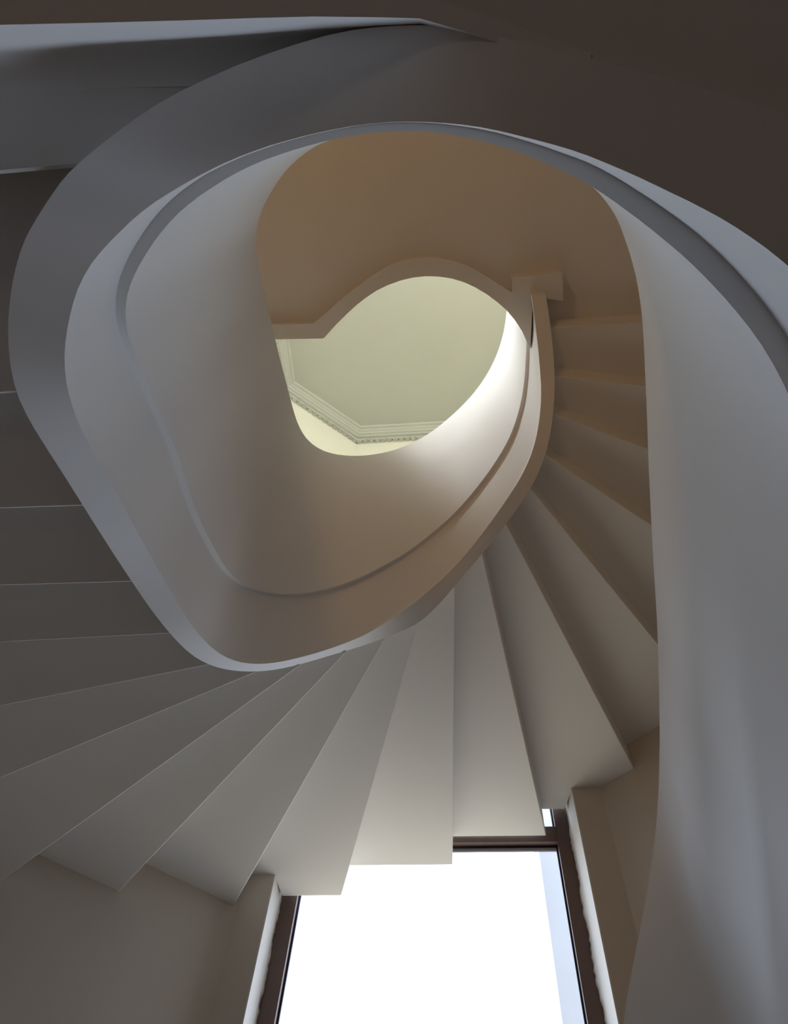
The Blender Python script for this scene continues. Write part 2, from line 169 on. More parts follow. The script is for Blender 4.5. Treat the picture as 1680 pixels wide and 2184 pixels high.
    (1.900, 0.577, 1.693, 1.007, 1.867, 1.317, 2.022, 1.237, 3.058, 3.958, 9.258, 3.058, 0.120, 0.838, 0.000, 0.396, 0.000),
    (1.998, 0.777, 1.757, 1.131, 1.941, 1.462, 2.066, 1.348, 3.047, 3.947, 9.247, 3.047, 0.120, 0.838, 0.000, 0.396, 0.000),
    (2.101, 0.998, 1.822, 1.264, 2.014, 1.613, 2.112, 1.468, 3.034, 3.934, 9.234, 3.034, 0.120, 0.838, 0.000, 0.396, 0.000),
    (2.192, 1.225, 1.882, 1.410, 2.077, 1.768, 2.158, 1.606, 3.015, 3.916, 9.216, 3.015, 0.120, 0.838, 0.000, 0.396, 0.000),
    (2.264, 1.440, 1.932, 1.564, 2.127, 1.923, 2.200, 1.754, 2.992, 3.893, 9.194, 2.992, 0.120, 0.838, 0.000, 0.396, 0.000),
    (2.319, 1.638, 1.973, 1.721, 2.165, 2.075, 2.233, 1.905, 2.963, 3.866, 9.168, 2.963, 0.120, 0.838, 0.000, 0.396, 0.000),
    (2.361, 1.822, 2.008, 1.878, 2.195, 2.225, 2.260, 2.057, 2.929, 3.835, 9.138, 2.929, 0.120, 0.838, 0.000, 0.396, 0.000),
    (2.393, 1.997, 2.036, 2.036, 2.217, 2.372, 2.280, 2.209, 2.893, 3.802, 9.105, 2.893, 0.120, 0.838, 0.000, 0.396, 0.000),
    (2.418, 2.167, 2.059, 2.194, 2.234, 2.517, 2.295, 2.361, 2.843, 3.763, 9.071, 2.843, 0.120, 0.838, 0.000, 0.396, 0.000),
    (2.440, 2.331, 2.081, 2.353, 2.248, 2.662, 2.306, 2.512, 2.773, 3.716, 9.035, 2.773, 0.120, 0.838, 0.000, 0.396, 0.000),
    (2.460, 2.494, 2.100, 2.511, 2.259, 2.805, 2.314, 2.662, 2.697, 3.665, 8.995, 2.697, 0.120, 0.838, 0.000, 0.396, 0.000),
    (2.479, 2.655, 2.119, 2.669, 2.269, 2.946, 2.321, 2.811, 2.614, 3.609, 8.951, 2.614, 0.120, 0.838, 0.000, 0.396, 0.000),
    (2.496, 2.814, 2.136, 2.825, 2.277, 3.085, 2.326, 2.959, 2.525, 3.546, 8.899, 2.525, 0.120, 0.837, 0.000, 0.396, 0.000),
    (2.513, 2.971, 2.153, 2.979, 2.284, 3.222, 2.330, 3.105, 2.432, 3.479, 8.845, 2.432, 0.120, 0.837, 0.000, 0.396, 0.000),
    (2.529, 3.127, 2.169, 3.134, 2.291, 3.359, 2.333, 3.250, 2.338, 3.411, 8.788, 2.338, 0.120, 0.837, 0.000, 0.396, 0.000),
    (2.545, 3.282, 2.185, 3.289, 2.297, 3.496, 2.336, 3.395, 2.244, 3.343, 8.732, 2.244, 0.120, 0.837, 0.001, 0.396, 0.001),
    (2.561, 3.438, 2.201, 3.444, 2.303, 3.633, 2.338, 3.541, 2.151, 3.277, 8.677, 2.151, 0.120, 0.837, 0.003, 0.396, 0.003),
    (2.577, 3.593, 2.217, 3.600, 2.309, 3.770, 2.341, 3.688, 2.060, 3.212, 8.624, 2.060, 0.120, 0.837, 0.004, 0.396, 0.004),
    (2.594, 3.748, 2.234, 3.756, 2.316, 3.908, 2.344, 3.835, 1.969, 3.147, 8.571, 1.969, 0.120, 0.837, 0.006, 0.396, 0.006),
    (2.611, 3.902, 2.251, 3.912, 2.323, 4.046, 2.348, 3.981, 1.877, 3.083, 8.518, 1.877, 0.120, 0.837, 0.009, 0.396, 0.009),
    (2.628, 4.057, 2.268, 4.067, 2.331, 4.184, 2.352, 4.127, 1.785, 3.017, 8.464, 1.785, 0.120, 0.837, 0.011, 0.395, 0.011),
    (2.644, 4.211, 2.284, 4.222, 2.338, 4.321, 2.357, 4.273, 1.692, 2.950, 8.408, 1.692, 0.120, 0.836, 0.013, 0.395, 0.013),
    (2.660, 4.365, 2.300, 4.375, 2.345, 4.459, 2.361, 4.418, 1.598, 2.881, 8.352, 1.598, 0.120, 0.836, 0.016, 0.395, 0.016),
    (2.675, 4.518, 2.315, 4.528, 2.352, 4.597, 2.365, 4.563, 1.503, 2.813, 8.295, 1.503, 0.120, 0.835, 0.018, 0.394, 0.018),
    (2.689, 4.670, 2.329, 4.680, 2.359, 4.734, 2.369, 4.708, 1.407, 2.743, 8.236, 1.407, 0.120, 0.834, 0.019, 0.393, 0.019),
    (2.702, 4.821, 2.342, 4.829, 2.365, 4.871, 2.373, 4.851, 1.308, 2.670, 8.175, 1.308, 0.120, 0.833, 0.021, 0.392, 0.021),
    (2.713, 4.970, 2.353, 4.976, 2.370, 5.007, 2.376, 4.992, 1.205, 2.592, 8.109, 1.205, 0.120, 0.832, 0.022, 0.392, 0.022),
    (2.721, 5.117, 2.361, 5.118, 2.373, 5.140, 2.377, 5.129, 1.096, 2.508, 8.035, 1.096, 0.120, 0.831, 0.022, 0.391, 0.022),
    (2.726, 5.260, 2.366, 5.255, 2.374, 5.269, 2.377, 5.262, 0.980, 2.416, 7.954, 0.980, 0.120, 0.830, 0.022, 0.389, 0.022),
    (2.728, 5.397, 2.368, 5.387, 2.373, 5.396, 2.374, 5.392, 0.859, 2.318, 7.867, 0.859, 0.120, 0.828, 0.022, 0.388, 0.022),
    (2.727, 5.531, 2.367, 5.516, 2.369, 5.520, 2.370, 5.518, 0.735, 2.217, 7.775, 0.735, 0.120, 0.826, 0.022, 0.387, 0.022),
    (2.722, 5.662, 2.363, 5.642, 2.363, 5.643, 2.364, 5.643, 0.609, 2.114, 7.682, 0.609, 0.120, 0.824, 0.022, 0.385, 0.022),
    (2.715, 5.791, 2.356, 5.767, 2.356, 5.767, 2.356, 5.767, 0.484, 2.010, 7.589, 0.484, 0.120, 0.822, 0.022, 0.384, 0.022),
    (2.706, 5.917, 2.347, 5.893, 2.347, 5.893, 2.347, 5.893, 0.359, 1.908, 7.497, 0.359, 0.120, 0.820, 0.022, 0.382, 0.022),
    (2.698, 6.043, 2.339, 6.020, 2.339, 6.020, 2.339, 6.020, 0.236, 1.808, 7.407, 0.236, 0.120, 0.817, 0.022, 0.380, 0.022),
    (2.690, 6.171, 2.331, 6.148, 2.331, 6.148, 2.331, 6.148, 0.114, 1.710, 7.319, 0.114, 0.120, 0.815, 0.022, 0.379, 0.020),
    (2.682, 6.301, 2.323, 6.278, 2.323, 6.278, 2.323, 6.278, -0.006, 1.613, 7.233, -0.006, 0.120, 0.812, 0.022, 0.377, 0.014),
    (2.673, 6.433, 2.314, 6.410, 2.314, 6.410, 2.314, 6.410, -0.124, 1.519, 7.149, -0.124, 0.120, 0.810, 0.022, 0.376, 0.008),
    (2.665, 6.565, 2.305, 6.541, 2.305, 6.541, 2.305, 6.541, -0.241, 1.426, 7.066, -0.241, 0.120, 0.808, 0.022, 0.374, 0.002),
    (2.656, 6.699, 2.297, 6.673, 2.297, 6.673, 2.297, 6.673, -0.358, 1.333, 6.984, -0.358, 0.120, 0.806, 0.022, 0.373, 0.000),
    (2.644, 6.846, 2.286, 6.804, 2.286, 6.804, 2.286, 6.804, -0.476, 1.238, 6.900, -0.476, 0.120, 0.804, 0.022, 0.372, 0.000),
    (2.623, 6.978, 2.267, 6.925, 2.267, 6.925, 2.267, 6.925, -0.604, 1.132, 6.804, -0.604, 0.120, 0.802, 0.020, 0.371, 0.000),
    (2.606, 7.104, 2.250, 7.048, 2.250, 7.048, 2.250, 7.048, -0.730, 1.028, 6.710, -0.730, 0.120, 0.801, 0.014, 0.370, 0.000),
    (2.583, 7.235, 2.230, 7.166, 2.230, 7.166, 2.230, 7.166, -0.859, 0.921, 6.612, -0.859, 0.120, 0.799, 0.008, 0.369, 0.000),
    (2.555, 7.364, 2.205, 7.280, 2.205, 7.280, 2.205, 7.280, -0.991, 0.809, 6.509, -0.991, 0.120, 0.798, 0.002, 0.369, 0.000),
    (2.521, 7.490, 2.176, 7.388, 2.176, 7.388, 2.176, 7.388, -1.098, 0.702, 6.402, -1.098, 0.120, 0.798, 0.000, 0.368, 0.000),
    (2.482, 7.612, 2.143, 7.491, 2.143, 7.491, 2.143, 7.491, -1.209, 0.591, 6.291, -1.209, 0.120, 0.797, 0.000, 0.368, 0.000),
    (2.437, 7.729, 2.105, 7.589, 2.105, 7.589, 2.105, 7.589, -1.323, 0.477, 6.177, -1.323, 0.120, 0.796, 0.000, 0.368, 0.000),
    (2.386, 7.839, 2.062, 7.682, 2.062, 7.682, 2.062, 7.682, -1.440, 0.360, 6.060, -1.440, 0.120, 0.796, 0.000, 0.368, 0.000),
    (2.333, 7.943, 2.016, 7.771, 2.016, 7.771, 2.016, 7.771, -1.559, 0.241, 5.941, -1.559, 0.120, 0.796, 0.000, 0.367, 0.000),
    (2.277, 8.041, 1.967, 7.856, 1.967, 7.856, 1.967, 7.856, -1.680, 0.120, 5.820, -1.680, 0.120, 0.796, 0.000, 0.367, 0.000),
    (2.220, 8.133, 1.916, 7.939, 1.916, 7.939, 1.916, 7.939, -1.801, -0.001, 5.699, -1.801, 0.120, 0.796, 0.000, 0.367, 0.000),
    (2.162, 8.221, 1.863, 8.020, 1.863, 8.020, 1.863, 8.020, -1.924, -0.124, 5.576, -1.924, 0.120, 0.795, 0.000, 0.367, 0.000),
    (2.103, 8.306, 1.808, 8.099, 1.808, 8.099, 1.808, 8.099, -2.046, -0.246, 5.454, -2.046, 0.120, 0.795, 0.000, 0.367, 0.000),
    (2.044, 8.389, 1.752, 8.178, 1.752, 8.178, 1.752, 8.178, -2.170, -0.370, 5.330, -2.170, 0.120, 0.795, 0.000, 0.367, 0.000),
    (1.983, 8.472, 1.694, 8.258, 1.694, 8.258, 1.694, 8.258, -2.297, -0.497, 5.203, -2.297, 0.120, 0.795, 0.000, 0.367, 0.000),
    (1.920, 8.556, 1.633, 8.340, 1.633, 8.340, 1.633, 8.340, -2.435, -0.635, 5.065, -2.435, 0.120, 0.795, 0.000, 0.367, 0.000),
    (1.852, 8.647, 1.565, 8.429, 1.565, 8.429, 1.565, 8.429, -2.600, -0.800, 4.900, -2.600, 0.120, 0.795, 0.000, 0.367, 0.000),
    (1.772, 8.751, 1.487, 8.531, 1.487, 8.531, 1.487, 8.531, -2.815, -1.015, 4.685, -2.815, 0.120, 0.795, 0.000, 0.367, 0.000),
    (1.675, 8.876, 1.393, 8.652, 1.393, 8.652, 1.393, 8.652, -3.102, -1.302, 4.398, -3.102, 0.120, 0.795, 0.000, 0.367, 0.000),
    (1.555, 9.023, 1.280, 8.791, 1.280, 8.791, 1.280, 8.791, -3.468, -1.668, 4.032, -3.468, 0.120, 0.795, 0.000, 0.367, 0.000),
    (1.410, 9.189, 1.148, 8.943, 1.148, 8.943, 1.148, 8.943, -3.895, -2.095, 3.605, -3.895, 0.120, 0.795, 0.000, 0.367, 0.000),
    (1.238, 9.361, 0.996, 9.095, 0.996, 9.095, 0.996, 9.095, -4.351, -2.551, 3.149, -4.351, 0.120, 0.795, 0.000, 0.367, 0.000),
    (1.041, 9.526, 0.825, 9.237, 0.825, 9.237, 0.825, 9.237, -4.802, -3.002, 2.698, -4.802, 0.120, 0.795, 0.000, 0.367, 0.000),
    (0.823, 9.671, 0.638, 9.363, 0.638, 9.363, 0.638, 9.363, -5.229, -3.429, 2.271, -5.229, 0.120, 0.795, 0.000, 0.367, 0.000),
    (0.595, 9.795, 0.436, 9.472, 0.436, 9.472, 0.436, 9.472, -5.631, -3.831, 1.869, -5.631, 0.120, 0.795, 0.000, 0.367, 0.000),
    (0.362, 9.899, 0.225, 9.566, 0.225, 9.566, 0.225, 9.566, -6.018, -4.218, 1.482, -6.018, 0.120, 0.795, 0.000, 0.367, 0.000),
    (0.125, 9.988, 0.008, 9.647, 0.008, 9.647, 0.008, 9.647, -6.404, -4.604, 1.096, -6.404, 0.120, 0.795, 0.000, 0.367, 0.000),
    (-0.119, 10.063, -0.213, 9.716, -0.213, 9.716, -0.213, 9.716, -6.801, -5.001, 0.699, -6.801, 0.120, 0.795, 0.000, 0.367, 0.000),
    (-0.366, 10.122, -0.439, 9.769, -0.439, 9.769, -0.439, 9.769, -7.218, -5.418, 0.282, -7.218, 0.120, 0.795, 0.000, 0.367, 0.000),
    (-0.614, 10.165, -0.668, 9.809, -0.668, 9.809, -0.668, 9.809, -7.654, -5.854, -0.154, -7.654, 0.120, 0.795, 0.000, 0.367, 0.000),
    (-0.859, 10.196, -0.899, 9.839, -0.899, 9.839, -0.899, 9.839, -8.105, -6.305, -0.605, -8.105, 0.120, 0.795, 0.000, 0.367, 0.000),
    (-1.099, 10.220, -1.132, 9.862, -1.132, 9.862, -1.132, 9.862, -8.567, -6.767, -1.067, -8.567, 0.120, 0.795, 0.000, 0.367, 0.000),
    (-1.337, 10.240, -1.366, 9.881, -1.366, 9.881, -1.366, 9.881, -9.032, -7.232, -1.532, -9.032, 0.120, 0.795, 0.000, 0.367, 0.000),
    (-1.571, 10.259, -1.600, 9.900, -1.600, 9.900, -1.600, 9.900, -9.500, -7.700, -2.000, -9.500, 0.120, 0.795, 0.000, 0.367, 0.000),
]
# uphill edge of each step: number, point at the well, point further out
EDGES = [
    (7, (3.007, 5.543), (5.579, 5.567)),
    (6, (2.986, 6.69), (5.505, 7.142)),
    (5, (2.865, 7.5), (5.371, 8.611)),
    (4, (2.566, 8.327), (5.455, 10.578)),
    (3, (2.026, 8.844), (5.649, 13.984)),
    (2, (1.261, 9.287), (5.02, 17.956)),
    (1, (0.59, 9.574), (2.281, 19.768)),
    (0, (-0.125, 9.819), (-0.614, 19.659)),
    (-1, (-1.028, 10.285), (-3.874, 19.721)),
    (-2, (-1.628, 9.741), (-6.696, 18.804)),
    (-3, (-2.347, 9.353), (-8.993, 16.681)),
    (-4, (-3.081, 8.878), (-10.843, 14.791)),
    (-5, (-3.652, 8.225), (-9.071, 10.602)),
    (-6, (-4.009, 7.231), (-7.638, 7.942)),
    (-7, (-3.965, 5.878), (-6.421, 5.931)),
    (-8, (-3.765, 4.414), (-5.362, 4.392)),
    (-9, (-3.503, 2.936), (-4.326, 2.922)),
    (-10, (-3.19, 1.51), (-6, 1.51)),
    (-11, (-1.9, 0.05), (-6, 0.045)),
    (-12, (-0.8, -0.4), (-6, -0.6)),
]
LIN = [(-6.042, 5.489), (-5.336, 5.528), (-3.843, 5.598), (-3.692, 5.457), (-3.389, 5.181), (-3.076, 4.924), (-2.758, 4.682), (-2.428, 4.464), (-2.086, 4.275), (-1.725, 4.135), (-1.353, 4.034), (-0.974, 3.972), (-0.593, 3.959), (-0.212, 3.997), (0.161, 4.075), (0.521, 4.207), (0.862, 4.386), (1.184, 4.602), (1.487, 4.849), (1.771, 5.122), (2.017, 5.434), (2.224, 5.776), (2.385, 6.149), (2.48, 6.322), (2.512, 5.564), (2.544, 4.719)]
LOUT = [(-6.112, 5.026), (-5.367, 5.061), (-4.104, 5.118), (-3.923, 4.993), (-3.567, 4.744), (-3.219, 4.492), (-2.87, 4.253), (-2.511, 4.035), (-2.152, 3.827), (-1.782, 3.649), (-1.404, 3.504), (-1.007, 3.431), (-0.604, 3.417), (-0.203, 3.466), (0.189, 3.562), (0.569, 3.705), (0.924, 3.903), (1.264, 4.135), (1.601, 4.376), (1.938, 4.622), (1.938, 4.622)]
BOX = [(1.93, 4.123), (3.363, 4.08), (3.381, 4.88), (2.483, 4.723), (1.939, 4.604)]

# ----------------------------------------------------------------- helpers
C = bpy.context.scene.collection
Z0 = 9.5                      # eye height above the floor, in rises
def W(x, y, z):
    return (x * RISE, y * RISE, (z + Z0) * RISE)

class MB:
    """collects vertices (given in rises) and faces, then links ONE mesh object"""
    def __init__(self):
        self.v, self.f = [], []
    def verts(self, pts):
        n = len(self.v)
        self.v += [W(*p) for p in pts]
        return n
    def prism(self, poly, z0, z1):
        n = len(poly)
        area = sum(poly[i][0] * poly[(i + 1) % n][1] - poly[(i + 1) % n][0] * poly[i][1] for i in range(n))
        if area < 0:
            poly = poly[::-1]
        a = self.verts([(x, y, z0) for x, y in poly])
        b = self.verts([(x, y, z1) for x, y in poly])
        self.f.append([a + i for i in range(n)][::-1])
        self.f.append([b + i for i in range(n)])
        for i in range(n):
            k = (i + 1) % n
            self.f.append([a + i, a + k, b + k, b + i])
        return self
    def box(self, x0, x1, y0, y1, z0, z1):
        return self.prism([(x0, y0), (x1, y0), (x1, y1), (x0, y1)], z0, z1)
    def loft(self, rings, closed=True, caps=True):
        m = len(rings[0])
        base = [self.verts(r) for r in rings]
        for a, b in zip(base, base[1:]):
            for i in range(m if closed else m - 1):
                k = (i + 1) % m
                self.f.append([a + i, a + k, b + k, b + i])
        if caps and closed:
            self.f.append([base[0] + i for i in range(m)][::-1])
            self.f.append([base[-1] + i for i in range(m)])
        return self
    def build(self, name, mat, parent=None, smooth=None, upper=None):
        me = bpy.data.meshes.new(name)
        me.from_pydata(self.v, [], self.f)
        bm = bmesh.new(); bm.from_mesh(me)
        bmesh.ops.recalc_face_normals(bm, faces=bm.faces)
        bm.to_mesh(me); bm.free()
        me.materials.append(mat)
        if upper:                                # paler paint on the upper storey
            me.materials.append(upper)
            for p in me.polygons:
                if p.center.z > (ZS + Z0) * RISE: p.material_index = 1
        if smooth is not None:
            me.polygons.foreach_set('use_smooth', [True] * len(me.polygons))
            me.set_sharp_from_angle(angle=math.radians(smooth))
        o = bpy.data.objects.new(name, me)
        C.objects.link(o)
        if parent:
            o.parent = parent
            o.matrix_parent_inverse = parent.matrix_world.inverted()
        return o

def empty(name, x, y, z, label, cat, group=None):
    o = bpy.data.objects.new(name, None)
    o.empty_display_size = .1
    o.location = W(x, y, z)
    C.objects.link(o)
    bpy.context.view_layer.update()
    o['label'] = label; o['category'] = cat
    if group: o['group'] = group
    return o
def struct(o, label=None, cat=None):
    o['kind'] = 'structure'
    if label: o['label'] = label
    if cat: o['category'] = cat
    return o

# ----------------------------------------------------------------- materials
def plaster(name, col, rough=.75, bump=.04, vary=.03):
    m = bpy.data.materials.new(name); m.use_nodes = True
    nt = m.node_tree; b = nt.nodes['Principled BSDF']
    tc = nt.nodes.new('ShaderNodeTexCoord')
    n1 = nt.nodes.new('ShaderNodeTexNoise'); n1.inputs['Scale'].default_value = 2.3; n1.inputs['Detail'].default_value = 5
    n2 = nt.nodes.new('ShaderNodeTexNoise'); n2.inputs['Scale'].default_value = 160; n2.inputs['Detail'].default_value = 3
    mx = nt.nodes.new('ShaderNodeMix'); mx.data_type = 'RGBA'
    mx.inputs['A'].default_value = (*[c * (1 - vary) for c in col], 1)
    mx.inputs['B'].default_value = (*[min(1, c * (1 + vary)) for c in col], 1)
    bp = nt.nodes.new('ShaderNodeBump'); bp.inputs['Strength'].default_value = bump; bp.inputs['Distance'].default_value = .002
    nt.links.new(tc.outputs['Object'], n1.inputs['Vector']); nt.links.new(tc.outputs['Object'], n2.inputs['Vector'])
    nt.links.new(n1.outputs['Fac'], mx.inputs['Factor']); nt.links.new(mx.outputs['Result'], b.inputs['Base Color'])
    nt.links.new(n2.outputs['Fac'], bp.inputs['Height']); nt.links.new(bp.outputs['Normal'], b.inputs['Normal'])
    b.inputs['Roughness'].default_value = rough
    b.inputs['Specular IOR Level'].default_value = .25
    return m
def wood(name, ca, cb, scale=(1, 1, .06), rough=.45, sc=30):
    m = bpy.data.materials.new(name); m.use_nodes = True
    nt = m.node_tree; b = nt.nodes['Principled BSDF']
    tc = nt.nodes.new('ShaderNodeTexCoord'); mp = nt.nodes.new('ShaderNodeMapping'); mp.inputs['Scale'].default_value = scale
    n1 = nt.nodes.new('ShaderNodeTexNoise'); n1.inputs['Scale'].default_value = sc; n1.inputs['Detail'].default_value = 8
    mx = nt.nodes.new('ShaderNodeMix'); mx.data_type = 'RGBA'
    mx.inputs['A'].default_value = (*ca, 1); mx.inputs['B'].default_value = (*cb, 1)
    nt.links.new(tc.outputs['Object'], mp.inputs['Vector']); nt.links.new(mp.outputs['Vector'], n1.inputs['Vector'])
    nt.links.new(n1.outputs['Fac'], mx.inputs['Factor']); nt.links.new(mx.outputs['Result'], b.inputs['Base Color'])
    b.inputs['Roughness'].default_value = rough
    return m
M_STAIR = plaster('stair_white_plaster', (.74, .725, .70))
M_BAL = plaster('balustrade_white_plaster', (.78, .77, .755), rough=.6, bump=.02)
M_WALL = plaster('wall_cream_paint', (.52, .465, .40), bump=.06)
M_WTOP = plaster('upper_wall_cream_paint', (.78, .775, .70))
M_CEIL = plaster('ceiling_cream_paint', (.51, .52, .48))
M_REV = plaster('reveal_white_render', (.62, .59, .545), bump=.35)
M_FRAME = wood('window_dark_brown_wood', (.135, .078, .06), (.085, .05, .042))
M_BEAD = plaster('window_black_gasket', (.02, .02, .03), rough=.5, bump=0)
M_FLOOR = wood('floor_brown_boards', (.17, .10, .055), (.12, .07, .04), scale=(1, .08, 1), sc=12, rough=.55)
M_OUT = plaster('outside_pale_render', (.62, .66, .74))
def glass():
    m = bpy.data.materials.new('window_clear_glass'); m.use_nodes = True
    nt = m.node_tree; nt.nodes.remove(nt.nodes['Principled BSDF'])
    t = nt.nodes.new('ShaderNodeBsdfTransparent'); t.inputs['Color'].default_value = (.95, .97, .97, 1)
    g = nt.nodes.new('ShaderNodeBsdfGlossy'); g.inputs['Roughness'].default_value = .02
    lw = nt.nodes.new('ShaderNodeMixShader'); lw.inputs['Fac'].default_value = .05
    nt.links.new(t.outputs[0], lw.inputs[1]); nt.links.new(g.outputs[0], lw.inputs[2])
    nt.links.new(lw.outputs[0], nt.nodes['Material Output'].inputs['Surface'])
    return m
M_GLASS = glass()

# ----------------------------------------------------------------- plan of the stair hall (rises)
ZF, ZC = -9.5, 48.1
YW = 18.75                                   # inner face of the window wall
XL, XR = -11.2, 8.7                          # side walls
LA, LB = (-6.55, YW), (XL, 14.9)             # chamfered corners
RA, RB = (4.07, YW), (XR, 15.05)
YB = -9.0                                    # back wall
WL0, WL1 = (-5.71, YW), (-5.74, 19.9)        # window reveals
WR0, WR1 = (3.20, YW), (3.09, 19.9)
WZ0, WZ1 = 3.4, 21.3                        # window sill and head

def wall_slab(name, a, b, z0, z1, mat, t=1.2):
    dx, dy = b[0] - a[0], b[1] - a[1]; L = math.hypot(dx, dy)
    nx, ny = -dy / L, dx / L
    if nx * (-1.26 - a[0]) + ny * (5 - a[1]) > 0: nx, ny = -nx, -ny
    q = [a, b, (b[0] + nx * t, b[1] + ny * t), (a[0] + nx * t, a[1] + ny * t)]
    return MB().prism(q, z0, ZS).prism(q, ZS, z1)
ZS = 24.4                                    # level of the upper floor
# window wall with splayed reveals
mb = MB()
yo = 20.6
for za, zb in ((ZF, ZS), (ZS, ZC)):
    mb.prism([LA, WL0, WL1, (-5.74, yo), (-6.55, yo)], za, zb)
    mb.prism([RA, WR0, WR1, (3.09, yo), (4.07, yo)], za, zb)
mb.prism([WL0, WR0, WR1, (3.09, yo), (-5.74, yo), WL1], ZF, WZ0)
mb.prism([WL0, WR0, WR1, (3.09, yo), (-5.74, yo), WL1], WZ1, ZS)
mb.prism([WL0, WR0, WR1, (3.09, yo), (-5.74, yo), WL1], ZS, ZC)
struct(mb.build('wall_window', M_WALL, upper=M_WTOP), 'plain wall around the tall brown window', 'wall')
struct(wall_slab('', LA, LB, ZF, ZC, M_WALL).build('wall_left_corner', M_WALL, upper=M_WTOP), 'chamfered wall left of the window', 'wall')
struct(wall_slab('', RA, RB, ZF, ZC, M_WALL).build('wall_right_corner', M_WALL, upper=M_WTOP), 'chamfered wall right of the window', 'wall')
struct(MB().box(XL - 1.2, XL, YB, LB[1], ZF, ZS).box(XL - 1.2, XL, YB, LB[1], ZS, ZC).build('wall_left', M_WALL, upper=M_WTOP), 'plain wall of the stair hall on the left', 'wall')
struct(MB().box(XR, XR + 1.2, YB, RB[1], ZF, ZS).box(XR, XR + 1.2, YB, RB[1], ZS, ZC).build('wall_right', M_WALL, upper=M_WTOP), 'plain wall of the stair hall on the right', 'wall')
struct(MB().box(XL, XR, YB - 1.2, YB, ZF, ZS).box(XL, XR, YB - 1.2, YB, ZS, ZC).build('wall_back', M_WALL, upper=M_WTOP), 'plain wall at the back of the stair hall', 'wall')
PLAN = [(XL, YB), (XR, YB), RB, RA, LA, LB]
BIG = [(XL - 1.2, YB - 1.2), (XR + 1.2, YB - 1.2), (XR + 1.2, 15.6), (4.4, yo), (-6.9, yo), (XL - 1.2, 15.6)]
struct(MB().prism(BIG, ZF - 1, ZF).build('floor', M_FLOOR), 'brown boarded floor of the stair hall', 'floor')
struct(MB().prism(BIG, ZC, ZC + 1).build('ceiling', M_CEIL), 'cream ceiling above the stairwell', 'ceiling')

# ----------------------------------------------------------------- the cornice under the ceiling
def offset_poly(poly, d):
    out = []; n = len(poly)
    for i in range(n):
        p0, p1, p2 = Vector(poly[i - 1]), Vector(poly[i]), Vector(poly[(i + 1) % n])
        e1, e2 = (p1 - p0).normalized(), (p2 - p1).normalized()
        n1, n2 = Vector((-e1.y, e1.x)), Vector((-e2.y, e2.x))
        b = (n1 + n2); b = b / (b.length_squared / 2)
        out.append(tuple(p1 + b * d))
    return out
PROF = [(0.0, -.95), (.16, -.95), (.16, -.62), (.30, -.60), (.34, -.46), (.46, -.42), (.52, -.30), (.60, -.26),
        (.66, -.16), (.80, -.13), (.86, 0.0), (0.0, 0.0)]
rings = []
loops = [offset_poly(PLAN, d) for d, z in PROF]
for i in list(range(len(PLAN))) + [0]:
    rings.append([(loops[j][i][0], loops[j][i][1], ZC + PROF[j][1]) for j in range(len(PROF))])
corn = struct(MB().loft(rings, caps=False).build('trim_1', M_CEIL), 'stepped cornice with a row of dentils under the ceiling', 'cornice')
dn = MB()
pl = offset_poly(PLAN, .02)
for a, b in (((pl[3]), (pl[4])), (pl[4], pl[5]), (pl[5], pl[0])):
    a, b = Vector(a), Vector(b); L = (b - a).length; e = (b - a) / L; nrm = Vector((-e.y, e.x))
    n = max(3, int(L / .40)); s = L / n
    for i in range(n):
        c = a + e * (s * (i + .5)); h = s * .34
        q = [c - e * h, c + e * h, c + e * h + nrm * .14, c + e * h * .55 + nrm * .26, c - e * h * .55 + nrm * .26, c - e * h + nrm * .14]
        dn.prism([tuple(v) for v in q], ZC - 1.16, ZC - .9)
dn.build('dentil_band', M_CEIL, corn)

# ----------------------------------------------------------------- windows
win = empty('window_1', -1.3, 20.1, WZ0, 'tall dark brown framed window glowing white beneath the stair', 'window')
win['kind'] = 'structure'
def window(parent, x0, x1, z0, z1, yf, bars, fw):
    fr = MB()
    fr.box(x0, x0 + fw[0], yf, yf + .5, z0, z1); fr.box(x1 - fw[1], x1, yf, yf + .5, z0, z1)
    fr.box(x0 + fw[0], x1 - fw[1], yf, yf + .5, z0, z0 + .5); fr.box(x0 + fw[0], x1 - fw[1], yf, yf + .5, z1 - .5, z1)
    fr.build('window_frame', M_FRAME, parent)
    zs = [z0 + .5]
    for zb in bars:
        MB().box(x0 + fw[0], x1 - fw[1], yf + .02, yf + .48, zb[0], zb[1]).build('transom', M_FRAME, parent)
        zs += [zb[0], zb[1]]
    zs.append(z1 - .5)
    for a, b in zip(zs[::2], zs[1::2]):
        gx0, gx1 = x0 + fw[0], x1 - fw[1]
        g = MB(); t = .055
        for xa, xb, za, zb in ((gx0, gx0 + t, a, b), (gx1 - t, gx1, a, b), (gx0, gx1, b - t * 1.5, b), (gx0, gx1, a, a + t)):
            g.box(xa, xb, yf + .20, yf + .30, za, zb)
        p = MB().box(gx0 + .02, gx1 - .02, yf + .30, yf + .34, a + .01, b - .01).build('glass_pane', M_GLASS, parent)
        g.build('gasket', M_BEAD, p)
window(win, -5.74, 3.09, WZ0, WZ1, 19.9, [(16.12, 16.68)], (.53, .47))
# pale wall end standing outside, seen through the right edge of the glass
struct(MB().box(2.44, 4.6, 24.2, 26.4, -9.5, 40).build('wall_outside', M_OUT), 'pale rendered wall end outside the window', 'wall')
